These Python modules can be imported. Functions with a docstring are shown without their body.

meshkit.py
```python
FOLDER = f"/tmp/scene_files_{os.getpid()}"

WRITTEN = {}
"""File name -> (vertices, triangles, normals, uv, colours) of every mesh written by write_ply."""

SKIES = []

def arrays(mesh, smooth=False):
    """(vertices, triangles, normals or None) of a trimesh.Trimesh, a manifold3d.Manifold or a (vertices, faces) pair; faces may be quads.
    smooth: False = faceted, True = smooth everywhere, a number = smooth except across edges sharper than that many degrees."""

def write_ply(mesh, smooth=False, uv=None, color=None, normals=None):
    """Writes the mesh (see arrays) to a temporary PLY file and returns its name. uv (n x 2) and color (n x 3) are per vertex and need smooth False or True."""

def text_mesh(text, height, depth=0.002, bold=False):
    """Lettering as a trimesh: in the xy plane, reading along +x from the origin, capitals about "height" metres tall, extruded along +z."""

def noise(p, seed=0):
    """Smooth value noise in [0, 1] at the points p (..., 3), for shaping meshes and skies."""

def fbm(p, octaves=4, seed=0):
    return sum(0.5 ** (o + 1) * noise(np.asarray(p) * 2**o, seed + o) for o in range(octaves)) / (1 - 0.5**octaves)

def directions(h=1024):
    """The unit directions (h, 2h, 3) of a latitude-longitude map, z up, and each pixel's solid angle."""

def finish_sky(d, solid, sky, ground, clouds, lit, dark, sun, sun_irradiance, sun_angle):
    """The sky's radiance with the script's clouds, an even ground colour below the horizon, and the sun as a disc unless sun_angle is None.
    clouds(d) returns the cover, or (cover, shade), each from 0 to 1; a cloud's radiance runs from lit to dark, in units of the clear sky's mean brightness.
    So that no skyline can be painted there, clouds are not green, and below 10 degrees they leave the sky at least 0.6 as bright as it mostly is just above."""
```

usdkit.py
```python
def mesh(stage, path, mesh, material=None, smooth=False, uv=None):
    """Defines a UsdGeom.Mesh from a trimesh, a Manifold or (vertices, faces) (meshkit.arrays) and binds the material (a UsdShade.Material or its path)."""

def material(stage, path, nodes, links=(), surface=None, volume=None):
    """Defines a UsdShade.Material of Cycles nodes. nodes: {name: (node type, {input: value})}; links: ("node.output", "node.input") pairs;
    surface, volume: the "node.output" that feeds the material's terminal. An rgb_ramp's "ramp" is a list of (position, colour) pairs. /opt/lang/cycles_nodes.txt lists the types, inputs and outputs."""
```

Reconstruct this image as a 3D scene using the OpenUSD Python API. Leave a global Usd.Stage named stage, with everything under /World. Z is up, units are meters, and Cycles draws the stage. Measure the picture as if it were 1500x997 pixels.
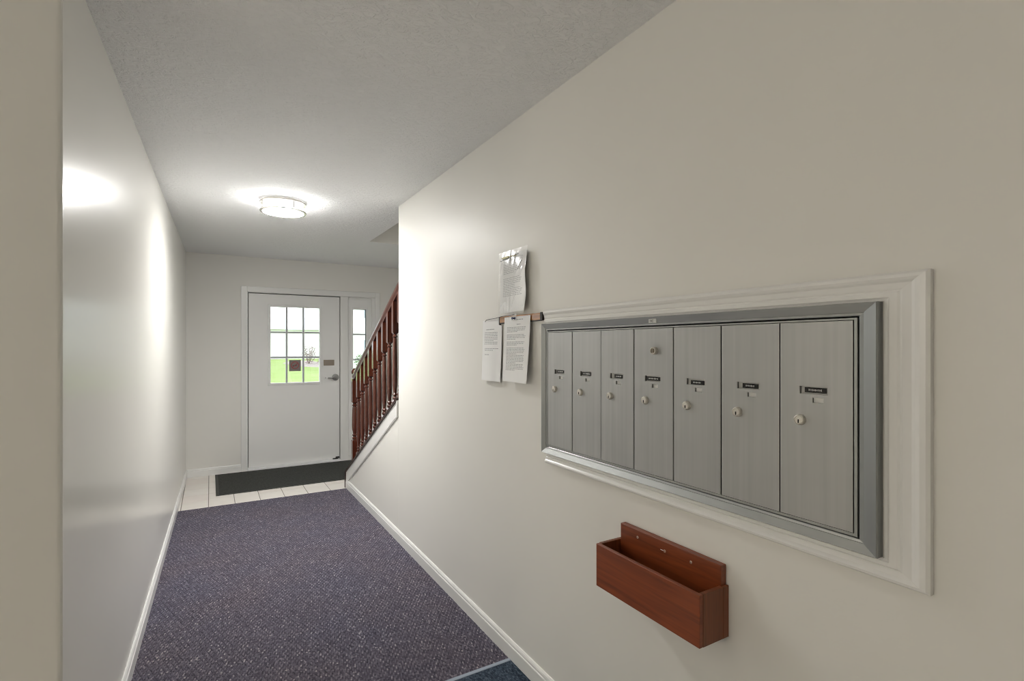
import math, random
import numpy as np, trimesh, manifold3d, usdkit, meshkit
from shapely.geometry import Polygon, box as sbox
from shapely.ops import unary_union
from pxr import Usd, UsdGeom, UsdLux, Gf, Sdf, Vt

random.seed(7)
rng = np.random.default_rng(7)
stage = Usd.Stage.CreateInMemory()
UsdGeom.Xform.Define(stage, '/World')

# ------------------------------------------------------------------ camera, light, exposure
EXPOSURE = 1.30
LAMP = 98.0
LAMP_SIDE = 1.1
STAIR_FILL = 11.0  # strength of the unseen lamp added above the stairs
HALL_FILL = 6.4  # strength of the fill globes added in the hall
SKY = 0.385
SUN = 0.19
FPX, HORIZON, YAW, EYE = 750.0, 507.0, math.degrees(math.atan(442 / 750)), 1.42
cam = UsdGeom.Camera.Define(stage, '/World/camera')
cam.CreateHorizontalApertureAttr(36.0)
cam.CreateVerticalApertureAttr(36.0 * 997 / 1500)
cam.CreateFocalLengthAttr(36.0 * FPX / 1500)
cam.CreateVerticalApertureOffsetAttr((HORIZON - 498.5) * 36.0 / 1500)
cam.CreateClippingRangeAttr((0.05, 500.0))
cam.CreateExposureAttr(EXPOSURE)
cam.AddTranslateOp().Set((0, 0, EYE))
cam.AddRotateXYZOp().Set((90, 0, -YAW))

dome = UsdLux.DomeLight.Define(stage, '/World/sky')
dome.CreateIntensityAttr(SKY)
dome.CreateColorAttr(Gf.Vec3f(0.86, 0.935, 1.0))
sun = UsdLux.DistantLight.Define(stage, '/World/sun')
sun.CreateIntensityAttr(SUN)
sun.CreateAngleAttr(0.53)
sun.CreateColorAttr(Gf.Vec3f(1.0, 0.95, 0.86))
sun.AddRotateXYZOp().Set((42, 0, -25))

# ------------------------------------------------------------------ helpers
used = {}


def path_for(parent, name):
    base = (parent.GetPath().pathString if parent else '/World') + '/' + name
    k = used.get(base, -1) + 1
    used[base] = k
    return base if k == 0 else f'{base}_{k:03d}'


def tag(p, label=None, cat=None, group=None, kind=None):
    p = p.GetPrim() if hasattr(p, 'GetPrim') else p
    for k, v in (('label', label), ('category', cat), ('group', group), ('kind', kind)):
        if v:
            p.SetCustomDataByKey(k, v)
    return p


def thing(name, label=None, cat=None, parent=None, group=None, kind=None, loc=None):
    x = UsdGeom.Xform.Define(stage, path_for(parent, name))
    if loc is not None:
        x.AddTranslateOp().Set(Gf.Vec3d(*loc))
    return tag(x, label, cat, group, kind)


def obj(name, mesh, m, parent=None, label=None, cat=None, group=None, kind=None, smooth=False, loc=None):
    g = usdkit.mesh(stage, path_for(parent, name), mesh, m, smooth=smooth)
    if loc is not None:
        g.AddTranslateOp().Set(Gf.Vec3d(*loc))
    return tag(g, label, cat, group, kind)


def cat_(ms):
    return trimesh.util.concatenate([as_tm(m) for m in ms])


def as_tm(m):
    if hasattr(m, 'to_mesh'):
        q = m.to_mesh()
        return trimesh.Trimesh(q.vert_properties[:, :3], q.tri_verts, process=False)
    return m


def bx(x0, x1, y0, y1, z0, z1, b=0.0):
    """a box, its edges chamfered by b"""
    if b <= 0:
        m = trimesh.creation.box([x1 - x0, y1 - y0, z1 - z0])
        m.apply_translation([(x0 + x1) / 2, (y0 + y1) / 2, (z0 + z1) / 2])
        return m
    pts = []
    for x, sx in ((x0, 1), (x1, -1)):
        for y, sy in ((y0, 1), (y1, -1)):
            for z, sz in ((z0, 1), (z1, -1)):
                pts += [(x, y + sy * b, z + sz * b), (x + sx * b, y, z + sz * b), (x + sx * b, y + sy * b, z)]
    return trimesh.convex.convex_hull(np.array(pts))


def prism(poly, axis, a0, a1):
    """a polygon extruded along an axis; the polygon is in (y,z) for x, (x,z) for y, (x,y) for z"""
    if not isinstance(poly, Polygon):
        poly = Polygon(poly)
    m = trimesh.creation.extrude_polygon(poly, a1 - a0, engine='earcut')
    v = m.vertices.copy()
    if axis == 'x':
        v = np.stack([v[:, 2] + a0, v[:, 0], v[:, 1]], 1)
        m = trimesh.Trimesh(v, m.faces, process=False)
    elif axis == 'y':
        v = np.stack([v[:, 0], v[:, 2] + a0, v[:, 1]], 1)
        m = trimesh.Trimesh(v, m.faces[:, ::-1], process=False)
    else:
        v = np.stack([v[:, 0], v[:, 1], v[:, 2] + a0], 1)
        m = trimesh.Trimesh(v, m.faces, process=False)
    return m


def loft(a, b):
    """two rings of equal length joined as a closed solid (ring caps fanned by earcut on ring a)"""
    a, b = np.asarray(a, float), np.asarray(b, float)
    n = len(a)
    v = np.vstack([a, b])
    f = []
    for i in range(n):
        j = (i + 1) % n
        f += [(i, j, n + j), (i, n + j, n + i)]
    # caps
    nrm = np.zeros(3)
    for i in range(n):
        nrm += np.cross(a[i], a[(i + 1) % n])
    k = int(np.argmax(np.abs(nrm)))
    p2 = np.delete(a, k, 1)
    import mapbox_earcut as me
    t = me.triangulate_float64(p2, np.array([n], np.uint32)).reshape(-1, 3).astype(int)
    f += [tuple(x) for x in t] + [tuple(x[::-1] + n) for x in t]
    m = trimesh.Trimesh(v, np.array(f), process=False)
    m.fix_normals()
    return m


def lathe(profile, at=(0, 0, 0), sections=24, axis='z'):
    m = trimesh.creation.revolve(np.asarray(profile, float), sections=sections)
    if axis == 'x':      # profile height runs towards -x
        m.apply_transform(trimesh.transformations.rotation_matrix(-math.pi / 2, [0, 1, 0]))
    elif axis == 'y':    # towards -y
        m.apply_transform(trimesh.transformations.rotation_matrix(math.pi / 2, [1, 0, 0]))
    m.apply_translation(at)
    return m


def tube(pts, r, sides=8):
    p = np.asarray(pts, float)
    t = np.gradient(p, axis=0)
    t /= np.linalg.norm(t, axis=1, keepdims=True)
    up = np.where(np.abs(t[:, 2:]) < 0.9, [0, 0, 1.0], [1.0, 0, 0])
    a = np.cross(t, up)
    a /= np.linalg.norm(a, axis=1, keepdims=True)
    b = np.cross(t, a)
    an = np.arange(sides) * 2 * math.pi / sides
    rr = np.broadcast_to(r, (len(p),))[:, None, None]
    v = (p[:, None] + rr * (np.cos(an)[None, :, None] * a[:, None] + np.sin(an)[None, :, None] * b[:, None])).reshape(-1, 3)
    f = []
    for i in range(len(p) - 1):
        for j in range(sides):
            q = (i * sides + j, i * sides + (j + 1) % sides, (i + 1) * sides + (j + 1) % sides, (i + 1) * sides + j)
            f += [(q[0], q[2], q[1]), (q[0], q[3], q[2])]
    for c, base in ((0, 0), (len(p) - 1, (len(p) - 1) * sides)):
        v = np.vstack([v, p[c]])
        k = len(v) - 1
        for j in range(sides):
            f.append((base + j, base + (j + 1) % sides, k))
    m = trimesh.Trimesh(v, np.array(f), process=False)
    m.fix_normals()
    return m


# ------------------------------------------------------------------ materials
UsdGeom.Scope.Define(stage, '/World/Looks')


def mat(name, nodes, links=(), surface='p.BSDF'):
    return usdkit.material(stage, '/World/Looks/' + name, nodes, links, surface=surface)


def plain(name, color, rough=0.5, **kw):
    return mat(name, {'p': ('principled_bsdf', {'base_color': color, 'roughness': rough, **kw})})


def paint(name, c, rough, bump_scale=90.0, bump=0.12, dist=0.002, wave=0.0, spec=0.5):
    """brushed or rolled wall paint with a fine orange-peel relief and a slow unevenness of the board"""
    n = {'g': ('geometry', {}), 'n': ('noise_texture', {'scale': bump_scale, 'detail': 2.0}),
         'b': ('bump', {'strength': bump, 'distance': dist}),
         'v': ('noise_texture', {'scale': 1.3, 'detail': 2.0}),
         'c': ('mix_color', {'a': tuple(x * 0.985 for x in c), 'b': tuple(min(1, x * 1.01) for x in c)}),
         'p': ('principled_bsdf', {'roughness': rough, 'specular_ior_level': spec})}
    l = [('g.position', 'n.vector'), ('g.position', 'v.vector'), ('n.fac', 'b.height'), ('v.fac', 'c.fac'), ('c.result', 'p.base_color'), ('b.normal', 'p.normal')]
    if wave:
        n['w'] = ('noise_texture', {'scale': 2.2, 'detail': 1.0})
        n['b2'] = ('bump', {'strength': wave, 'distance': 0.02})
        l += [('g.position', 'w.vector'), ('w.fac', 'b2.height'), ('b2.normal', 'b.normal')]
    return mat(name, n, l)


WALLC = (0.85, 0.835, 0.79)
M_wall = paint('wall_paint', WALLC, 0.46, spec=0.35, bump=0.10, wave=0.10)
M_wallgloss = paint('wall_paint_sheen', WALLC, 0.24, spec=0.38, bump=0.06, wave=0.10)
M_trim = paint('trim_paint', (0.87, 0.865, 0.845), 0.30, bump_scale=160, bump=0.05)
M_door = paint('door_paint', (0.89, 0.885, 0.87), 0.38, bump_scale=120, bump=0.04)
M_ceiling = mat('ceiling_stipple', {
    'g': ('geometry', {}), 'm': ('mapping', {'scale': (26.0, 40.0, 1.0), 'rotation': (0, 0, 0.5)}),
    'w': ('noise_texture', {'scale': 5.0, 'detail': 1.0}),
    'n': ('noise_texture', {'scale': 1.0, 'detail': 3.0, 'roughness': 0.6, 'distortion': 1.6}),
    'r': ('rgb_ramp', {'ramp': [(0.0, (0, 0, 0)), (0.42, (0.1, 0.1, 0.1)), (0.56, (1, 1, 1)), (1.0, (0.8, 0.8, 0.8))]}),
    'b': ('bump', {'strength': 0.55, 'distance': 0.007}),
    'p': ('principled_bsdf', {'base_color': (0.94, 0.945, 0.95), 'roughness': 0.85, 'specular_ior_level': 0.2})},
    [('g.position', 'm.vector'), ('m.vector', 'n.vector'), ('n.fac', 'r.fac'), ('r.color', 'b.height'), ('b.normal', 'p.normal')])
M_carpet = mat('carpet_loop', {
    'g': ('geometry', {}), 'a': ('attribute', {'attribute': 'tone'}),
    'r': ('rgb_ramp', {'ramp': [(0.0, (0.050, 0.045, 0.062)), (0.30, (0.088, 0.080, 0.106)), (0.62, (0.150, 0.138, 0.170)), (0.84, (0.24, 0.222, 0.25)), (1.0, (0.40, 0.37, 0.38))]}),
    'n': ('noise_texture', {'scale': 2.4, 'detail': 3.0}), 'n2': ('noise_texture', {'scale': 420.0, 'detail': 2.0}),
    'k': ('rgb_ramp', {'ramp': [(0.3, (0.93, 0.95, 1.02)), (0.7, (1.06, 1.0, 0.98))]}),
    'x': ('mix_color', {'blend_type': 'multiply', 'fac': 1.0}),
    'b': ('bump', {'strength': 0.5, 'distance': 0.002}),
    'p': ('principled_bsdf', {'roughness': 0.95, 'specular_ior_level': 0.12, 'sheen_weight': 0.12})},
    [('a.fac', 'r.fac'), ('g.position', 'n.vector'), ('n.fac', 'k.fac'), ('r.color', 'x.a'), ('k.color', 'x.b'), ('x.result', 'p.base_color'),
     ('g.position', 'n2.vector'), ('n2.fac', 'b.height'), ('b.normal', 'p.normal')])
M_stair = plain('stair_carpet', (0.15, 0.13, 0.16), 0.95)
M_backing = plain('carpet_backing', (0.05, 0.045, 0.055), 0.95)
M_bluemat = mat('blue_mat_pile', {
    'g': ('geometry', {}), 'm': ('mapping', {'scale': (150.0, 70.0, 60.0)}),
    'n': ('noise_texture', {'scale': 1.0, 'detail': 2.0}),
    'r': ('rgb_ramp', {'ramp': [(0.3, (0.012, 0.020, 0.035)), (0.55, (0.045, 0.065, 0.095)), (0.75, (0.12, 0.15, 0.19))]}),
    'b': ('bump', {'strength': 0.7, 'distance': 0.004}),
    'p': ('principled_bsdf', {'roughness': 0.9, 'specular_ior_level': 0.2})},
    [('g.position', 'm.vector'), ('m.vector', 'n.vector'), ('n.fac', 'r.fac'), ('n.fac', 'b.height'), ('r.color', 'p.base_color'), ('b.normal', 'p.normal')])
M_matedge = plain('mat_edging', (0.33, 0.38, 0.46), 0.6)
M_doormat = mat('door_mat_rubber', {
    'g': ('geometry', {}), 'm': ('mapping', {'scale': (60.0, 14.0, 1.0)}),
    'n': ('noise_texture', {'scale': 1.0, 'detail': 3.0}), 'n2': ('noise_texture', {'scale': 300.0, 'detail': 1.0}),
    'r': ('rgb_ramp', {'ramp': [(0.3, (0.010, 0.011, 0.009)), (0.7, (0.028, 0.030, 0.026))]}),
    'b': ('bump', {'strength': 0.5, 'distance': 0.003}),
    'p': ('principled_bsdf', {'roughness': 0.6, 'specular_ior_level': 0.3})},
    [('g.position', 'm.vector'), ('m.vector', 'n.vector'), ('n.fac', 'r.fac'), ('g.position', 'n2.vector'), ('n2.fac', 'b.height'), ('r.color', 'p.base_color'), ('b.normal', 'p.normal')])
M_doormat_edge = plain('door_mat_border', (0.040, 0.042, 0.036), 0.6)


def tile_mat(name, c):
    return mat(name, {'g': ('geometry', {}), 'n': ('noise_texture', {'scale': 14.0, 'detail': 3.0}),
                      'c': ('mix_color', {'a': tuple(x * 0.95 for x in c), 'b': tuple(min(1, x * 1.04) for x in c)}),
                      'p': ('principled_bsdf', {'roughness': 0.35})},
               [('g.position', 'n.vector'), ('n.fac', 'c.fac'), ('c.result', 'p.base_color')])


M_bouncetile = mat('bounce_tile', {'g': ('geometry', {}), 'k': ('brick_texture', {'color1': (0.85, 0.81, 0.75), 'color2': (0.83, 0.78, 0.72), 'mortar': (0.45, 0.42, 0.38), 'scale': 1.0, 'offset': 0.0, 'mortar_size': 0.003, 'brick_width': 0.2075, 'row_height': 0.2375}),
                               'p': ('principled_bsdf', {'roughness': 0.35})}, [('g.position', 'k.vector'), ('k.color', 'p.base_color')])
M_tiles = [tile_mat('tile_cream', (0.85, 0.80, 0.745)), tile_mat('tile_pale', (0.87, 0.825, 0.775)), tile_mat('tile_pinkish', (0.85, 0.785, 0.735))]
M_grout = plain('grout', (0.30, 0.27, 0.24), 0.9)
M_subfloor = plain('subfloor', (0.25, 0.23, 0.21), 0.9)


def wood(name, dark, light, rough, axis='x', coat=0.3, scale=1.0):
    sc = {'x': (3.0, 55.0, 55.0), 'y': (55.0, 3.0, 55.0), 'z': (55.0, 55.0, 3.0)}[axis]
    return mat(name, {'g': ('texture_coordinate', {}), 'm': ('mapping', {'scale': tuple(s * scale for s in sc)}),
                      'n': ('noise_texture', {'scale': 1.0, 'detail': 4.0, 'roughness': 0.6, 'distortion': 0.6}),
                      'r': ('rgb_ramp', {'ramp': [(0.25, dark), (0.75, light)]}),
                      'b': ('bump', {'strength': 0.08, 'distance': 0.001}),
                      'p': ('principled_bsdf', {'roughness': rough, 'coat_weight': coat, 'coat_roughness': 0.12})},
               [('g.object', 'm.vector'), ('m.vector', 'n.vector'), ('n.fac', 'r.fac'), ('r.color', 'p.base_color'), ('n.fac', 'b.height'), ('b.normal', 'p.normal')])


M_rail = wood('cherry_rail', (0.038, 0.010, 0.007), (0.085, 0.022, 0.013), 0.22, 'y', 0.8)
M_baluster = wood('cherry_turned', (0.048, 0.011, 0.006), (0.125, 0.029, 0.013), 0.20, 'z', 0.8)
M_capwood = wood('cherry_cap', (0.022, 0.008, 0.007), (0.045, 0.015, 0.012), 0.45, 'y', 0.0)
M_box = wood('mahogany_box', (0.135, 0.027, 0.007), (0.32, 0.072, 0.018), 0.40, 'y', 0.15)
M_boxend = wood('mahogany_end', (0.13, 0.035, 0.010), (0.29, 0.080, 0.022), 0.45, 'z', 0.1)
M_stick = wood('burnt_wood_strip', (0.18, 0.055, 0.012), (0.60, 0.25, 0.045), 0.30, 'y', 0.5, 1.5)
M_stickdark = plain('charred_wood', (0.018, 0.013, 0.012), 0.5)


def metal(name, c, rough, metallic=0.75, axis='z', streak=0.10):
    sc = {'z': (70.0, 70.0, 1.2), 'y': (70.0, 1.2, 70.0)}[axis]
    return mat(name, {'g': ('geometry', {}), 'm': ('mapping', {'scale': sc}), 'n': ('noise_texture', {'scale': 1.0, 'detail': 3.0}),
                      'v': ('noise_texture', {'scale': 6.0, 'detail': 3.0}), 'o': ('mix_float', {'fac': 0.35}),
                      'c': ('mix_color', {'a': tuple(x * (1 - streak) for x in c), 'b': tuple(x * (1 + streak) for x in c)}),
                      'p': ('principled_bsdf', {'roughness': rough, 'metallic': metallic})},
               [('g.position', 'm.vector'), ('m.vector', 'n.vector'), ('g.position', 'v.vector'), ('n.fac', 'o.a'), ('v.fac', 'o.b'), ('o.result', 'c.fac'), ('c.result', 'p.base_color')])


M_mbdoor = metal('mailbox_door_metal', (0.445, 0.45, 0.445), 0.48, 0.6, 'z', 0.20)
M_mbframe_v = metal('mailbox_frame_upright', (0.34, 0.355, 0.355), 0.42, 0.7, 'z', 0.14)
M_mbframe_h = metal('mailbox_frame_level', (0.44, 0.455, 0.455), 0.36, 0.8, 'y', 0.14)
M_mbinner = metal('mailbox_inner_frame', (0.38, 0.395, 0.385), 0.5, 0.6, 'z')
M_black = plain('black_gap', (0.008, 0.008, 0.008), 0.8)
M_lock = plain('lock_nickel', (0.72, 0.69, 0.63), 0.38, metallic=0.6)
M_lockdark = plain('aged_brass', (0.20, 0.18, 0.12), 0.4, metallic=0.8)
M_slotback = plain('slot_backing', (0.56, 0.56, 0.54), 0.5)
M_clearwin = plain('slot_window', (0.86, 0.86, 0.84), 0.25)
M_tape = plain('black_label_tape', (0.006, 0.006, 0.007), 0.3)
M_white = plain('white_mark', (0.80, 0.80, 0.80), 0.6)
M_badge = plain('badge_silver', (0.62, 0.62, 0.60), 0.4, metallic=0.3)
M_badgemark = plain('badge_mark', (0.16, 0.16, 0.16), 0.6)
M_nickel = plain('satin_nickel', (0.42, 0.42, 0.41), 0.32, metallic=0.9)
M_alu = plain('threshold_aluminium', (0.90, 0.90, 0.90), 0.4, metallic=0.0)
M_gasket = plain('gasket_dark', (0.035, 0.033, 0.030), 0.8)
M_plate = plain('taupe_plate', (0.34, 0.285, 0.23), 0.45)
M_muntin = plain('muntin_grey', (0.50, 0.51, 0.53), 0.5)
M_paper = plain('paper_white', (0.90, 0.90, 0.895), 0.75)
M_ink = plain('grey_ink', (0.46, 0.46, 0.47), 0.8)
M_inkdark = plain('dark_ink', (0.20, 0.20, 0.21), 0.8)
M_pin = plain('pin_blue', (0.015, 0.025, 0.12), 0.25)
M_pinwhite = plain('pin_white', (0.85, 0.82, 0.78), 0.3)
M_yellow = plain('clip_yellow', (0.55, 0.50, 0.18), 0.4)
M_darkline = plain('line_dark', (0.05, 0.045, 0.045), 0.5)
M_signbg = plain('sign_grey', (0.24, 0.215, 0.195), 0.6)
M_signred = plain('sign_red', (0.36, 0.085, 0.085), 0.5)
M_signblack = plain('sign_black', (0.09, 0.05, 0.05), 0.6)
M_screw = plain('screw_bright', (0.55, 0.42, 0.34), 0.35, metallic=0.7)


def clear_film(name, tint, rough, f0):
    """see-through sheet whose reflection grows towards grazing, the same from both of its faces"""
    return mat(name, {'t': ('transparent_bsdf', {'color': tint}), 'gl': ('glossy_bsdf', {'color': (1, 1, 1), 'roughness': rough}),
                      'w': ('layer_weight', {'blend': 0.5}), 'q': ('math', {'math_type': 'power', 'value2': 5.0}),
                      'f': ('math', {'math_type': 'multiply_add', 'value2': 1 - f0, 'value3': f0}), 'x': ('mix_closure', {})},
               [('w.facing', 'q.value1'), ('q.value', 'f.value1'), ('f.value', 'x.fac'), ('t.BSDF', 'x.closure1'), ('gl.BSDF', 'x.closure2')], surface='x.closure')


M_glass = clear_film('window_glass', (0.985, 0.993, 0.99), 0.02, 0.035)
M_film = clear_film('clear_plastic', (0.985, 0.985, 0.985), 0.16, 0.045)
M_lampglow = mat('lamp_glow', {'e': ('emission', {'color': (1.0, 0.99, 0.965), 'strength': LAMP})}, surface='e.emission')
M_lampside = mat('lamp_side_glow', {'e': ('emission', {'color': (1.0, 0.99, 0.965), 'strength': LAMP_SIDE})}, surface='e.emission')
M_stairfill = mat('stair_fill_glow', {'e': ('emission', {'color': (1.0, 0.96, 0.90), 'strength': STAIR_FILL})}, surface='e.emission')
M_lampwhite = plain('lamp_white_enamel', (0.78, 0.77, 0.74), 0.4)
M_lampring = plain('lamp_ring_nickel', (0.62, 0.60, 0.56), 0.3, metallic=0.8)
M_hallfill = mat('hall_fill_glow', {'e': ('emission', {'color': (1.0, 0.94, 0.84), 'strength': HALL_FILL})}, surface='e.emission')
M_grass = mat('grass_blades', {'g': ('geometry', {}), 'n': ('noise_texture', {'scale': 9.0, 'detail': 4.0}), 'n2': ('noise_texture', {'scale': 0.6, 'detail': 2.0}),
                               'o': ('mix_float', {'fac': 0.5}),
                               'r': ('rgb_ramp', {'ramp': [(0.3, (0.25, 0.34, 0.10)), (0.7, (0.36, 0.44, 0.18))]}),
                               'p': ('principled_bsdf', {'roughness': 0.9, 'specular_ior_level': 0.1})},
              [('g.position', 'n.vector'), ('g.position', 'n2.vector'), ('n.fac', 'o.a'), ('n2.fac', 'o.b'), ('o.result', 'r.fac'), ('r.color', 'p.base_color')])
M_mulch = mat('mulch', {'g': ('geometry', {}), 'n': ('noise_texture', {'scale': 12.0, 'detail': 4.0}),
                        'r': ('rgb_ramp', {'ramp': [(0.3, (0.30, 0.24, 0.22)), (0.7, (0.52, 0.45, 0.42))]}),
                        'p': ('principled_bsdf', {'roughness': 0.95})}, [('g.position', 'n.vector'), ('n.fac', 'r.fac'), ('r.color', 'p.base_color')])
M_concrete = plain('concrete', (0.55, 0.54, 0.52), 0.9)
M_siding = plain('vinyl_siding', (0.86, 0.84, 0.83), 0.6)
M_shingle = plain('roof_shingle', (0.66, 0.70, 0.76), 0.9)
M_extglass = plain('far_window_glass', (0.16, 0.22, 0.28), 0.15)
M_leaf = plain('shrub_leaf', (0.20, 0.30, 0.16), 0.7)
M_leaf2 = plain('shrub_purple_leaf', (0.32, 0.22, 0.23), 0.7)
M_twig = plain('shrub_stem', (0.18, 0.13, 0.10), 0.9)

# ------------------------------------------------------------------ the setting
CEIL = 2.44
XR = 1.183            # face of the right-hand wall
YF = 6.55             # face of the wall with the entrance door
YE = 3.645            # where the full-height right wall ends beside the stairs
XS = 2.35             # far side of the stairwell


def xl(y):            # face of the left-hand wall, slightly out of parallel
    return -0.3215 + 0.0197 * (y - 1.69)


S = 'structure'
# floor: a slab, grout bed and the tiles of the entry
floor = thing('floor', kind=S)
obj('slab', bx(-3.3, 2.6, -2.6, 6.75, -0.15, -0.012), M_subfloor, floor)
obj('hall_bounce_tiling', bx(-3.0, XR, -2.4, 2.0, -0.012, 0.0005), M_bouncetile, floor)  # unseen pale tiling put in to bounce light up to the ceiling
obj('grout_bed', bx(-0.45, XS, 5.255, YF + 0.02, -0.012, -0.0015), M_grout, floor)
TX, TY = 0.2075, 0.2375
TX0, TY0 = -0.0135 - TX, 5.2565
k = 0
for j in range(6):
    for i in range(13):
        x0 = TX0 + i * TX + 0.003
        x1 = x0 + TX - 0.006
        y0 = TY0 + j * TY + 0.0024
        y1 = min(y0 + TY - 0.0048, YF - 0.004)
        if i == 0:
            pass
        x1 = min(x1, XS - 0.004)
        if y1 - y0 < 0.03 or x1 - x0 < 0.03:
            continue
        if 0.07 < x0 and x1 < 1.6 and 5.61 < y0 and y1 < YF - 0.01 and y0 < 6.2:
            continue                       # covered by the mat
        dz = rng.uniform(-0.0006, 0.0006)
        obj('tile', bx(x0, x1, y0, y1, -0.010, 0.0005 + dz, 0.0012), M_tiles[(i * 3 + j * 5 + i * j) % 3], floor)
obj('border_tile', bx(-0.40, TX0 - 0.004, 5.2565, YF - 0.004, -0.010, 0.0005, 0.0012), M_tiles[0], floor)

# ceiling with the stair opening (x > 1.338, y < 5.01)
OX, OY = 1.338, 5.008
cpoly = Polygon([(-3.3, -2.6), (2.6, -2.6), (2.6, 6.75), (-3.3, 6.75)]).difference(sbox(OX, 1.6, XS, OY))
obj('ceiling', prism(cpoly, 'z', CEIL, CEIL + 0.28), M_ceiling, kind=S)

# left wall: an L whose end return faces the camera's side of the hall
rc = [(-0.3215 - 0.012, 1.69), (-0.3215 - 0.0045, 1.6925), (-0.3215 - 0.001, 1.697), (-0.3215, 1.705)]
lw = [(-3.15, 1.69)] + rc + [(xl(YF + 0.1), YF + 0.1), (-0.5, YF + 0.1), (-0.5, 1.85), (-3.15, 1.85)]
obj('wall_left', prism(lw, 'z', 0, CEIL), M_wallgloss, kind=S, smooth=25)
obj('wall_side', bx(-3.15, -3.0, -2.4, 1.69, 0, CEIL), M_wall, kind=S)
obj('wall_back', bx(-3.15, 2.5, -2.55, -2.4, 0, CEIL), M_wall, kind=S)

# right wall: full height to YE, with a rounded end; recess cut for the mailboxes
R = 0.012
t = np.linspace(0, math.pi / 2, 5)
wr = [(XR, -2.4)] + [(XR + R - R * math.cos(a), YE - R + R * math.sin(a)) for a in t] + [(1.30 - R + R * math.sin(a), YE - R + R * math.cos(a)) for a in t] + [(1.30, -2.4)]
wall_r = prism(wr, 'z', 0, CEIL)
niche = manifold3d.Manifold.cube([0.09, 1.17, 0.48]).translate([XR - 0.02, 0.545, 1.01])


def to_man(m):
    m = m.copy()
    m.merge_vertices()
    return manifold3d.Manifold(manifold3d.Mesh(np.asarray(m.vertices, np.float32), np.asarray(m.faces, np.uint32)))


wm = to_man(wall_r)
if wm.status() == manifold3d.Error.NoError and wm.volume() > 0:
    wall_r = as_tm(wm - niche)
obj('wall_right', wall_r, M_wall, kind=S, smooth=25)
# far wall with the openings of the door and the sidelight
far = sbox(-0.35, 0.0, 2.5, CEIL).difference(sbox(0.355, -1, 1.835, 2.045))
obj('wall_far', prism(far, 'y', YF, YF + 0.16), M_wall, kind=S)
# stair side wall and the shaft above
obj('wall_stairwell', bx(XS, XS + 0.12, 1.4, YF, 0, CEIL), M_wall, kind=S)
ws = [bx(OX, XS, OY, OY + 0.12, CEIL + 0.28, 4.9), bx(OX - 0.12, OX, 1.5, OY + 0.12, CEIL + 0.28, 4.9), bx(XS, XS + 0.12, 1.5, OY + 0.12, CEIL + 0.0, 4.9), bx(OX, XS, 1.5, 1.6, CEIL + 0.28, 4.9),
      bx(OX - 0.12, XS + 0.12, 1.5, OY + 0.12, 4.9, 5.0)]
obj('wall_upper', cat_(ws), M_wall, kind=S)
obj('wall_opening', bx(OX + 0.001, XS, OY - 0.012, OY - 0.0005, CEIL, CEIL + 1.6), M_wall, kind=S)

# kneewall under the stair rail (a sloping top)
SL = 0.532


def capz(y):          # top line of the kneewall, under the wooden cap
    return 0.155 + (5.28 - y) * SL


kw = Polygon([(YE - 0.01, 0), (5.28, 0), (5.28, capz(5.28)), (YE - 0.01, capz(YE - 0.01))])
obj('wall_stair', prism(kw, 'x', XR, 1.30), M_wall, kind=S)


# baseboards: a moulded section swept along the wall
BB = [(0, 0), (0.013, 0), (0.013, 0.062), (0.0095, 0.066), (0.0095, 0.070), (0.011, 0.073), (0.0085, 0.080), (0.004, 0.086), (0, 0.087)]


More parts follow.
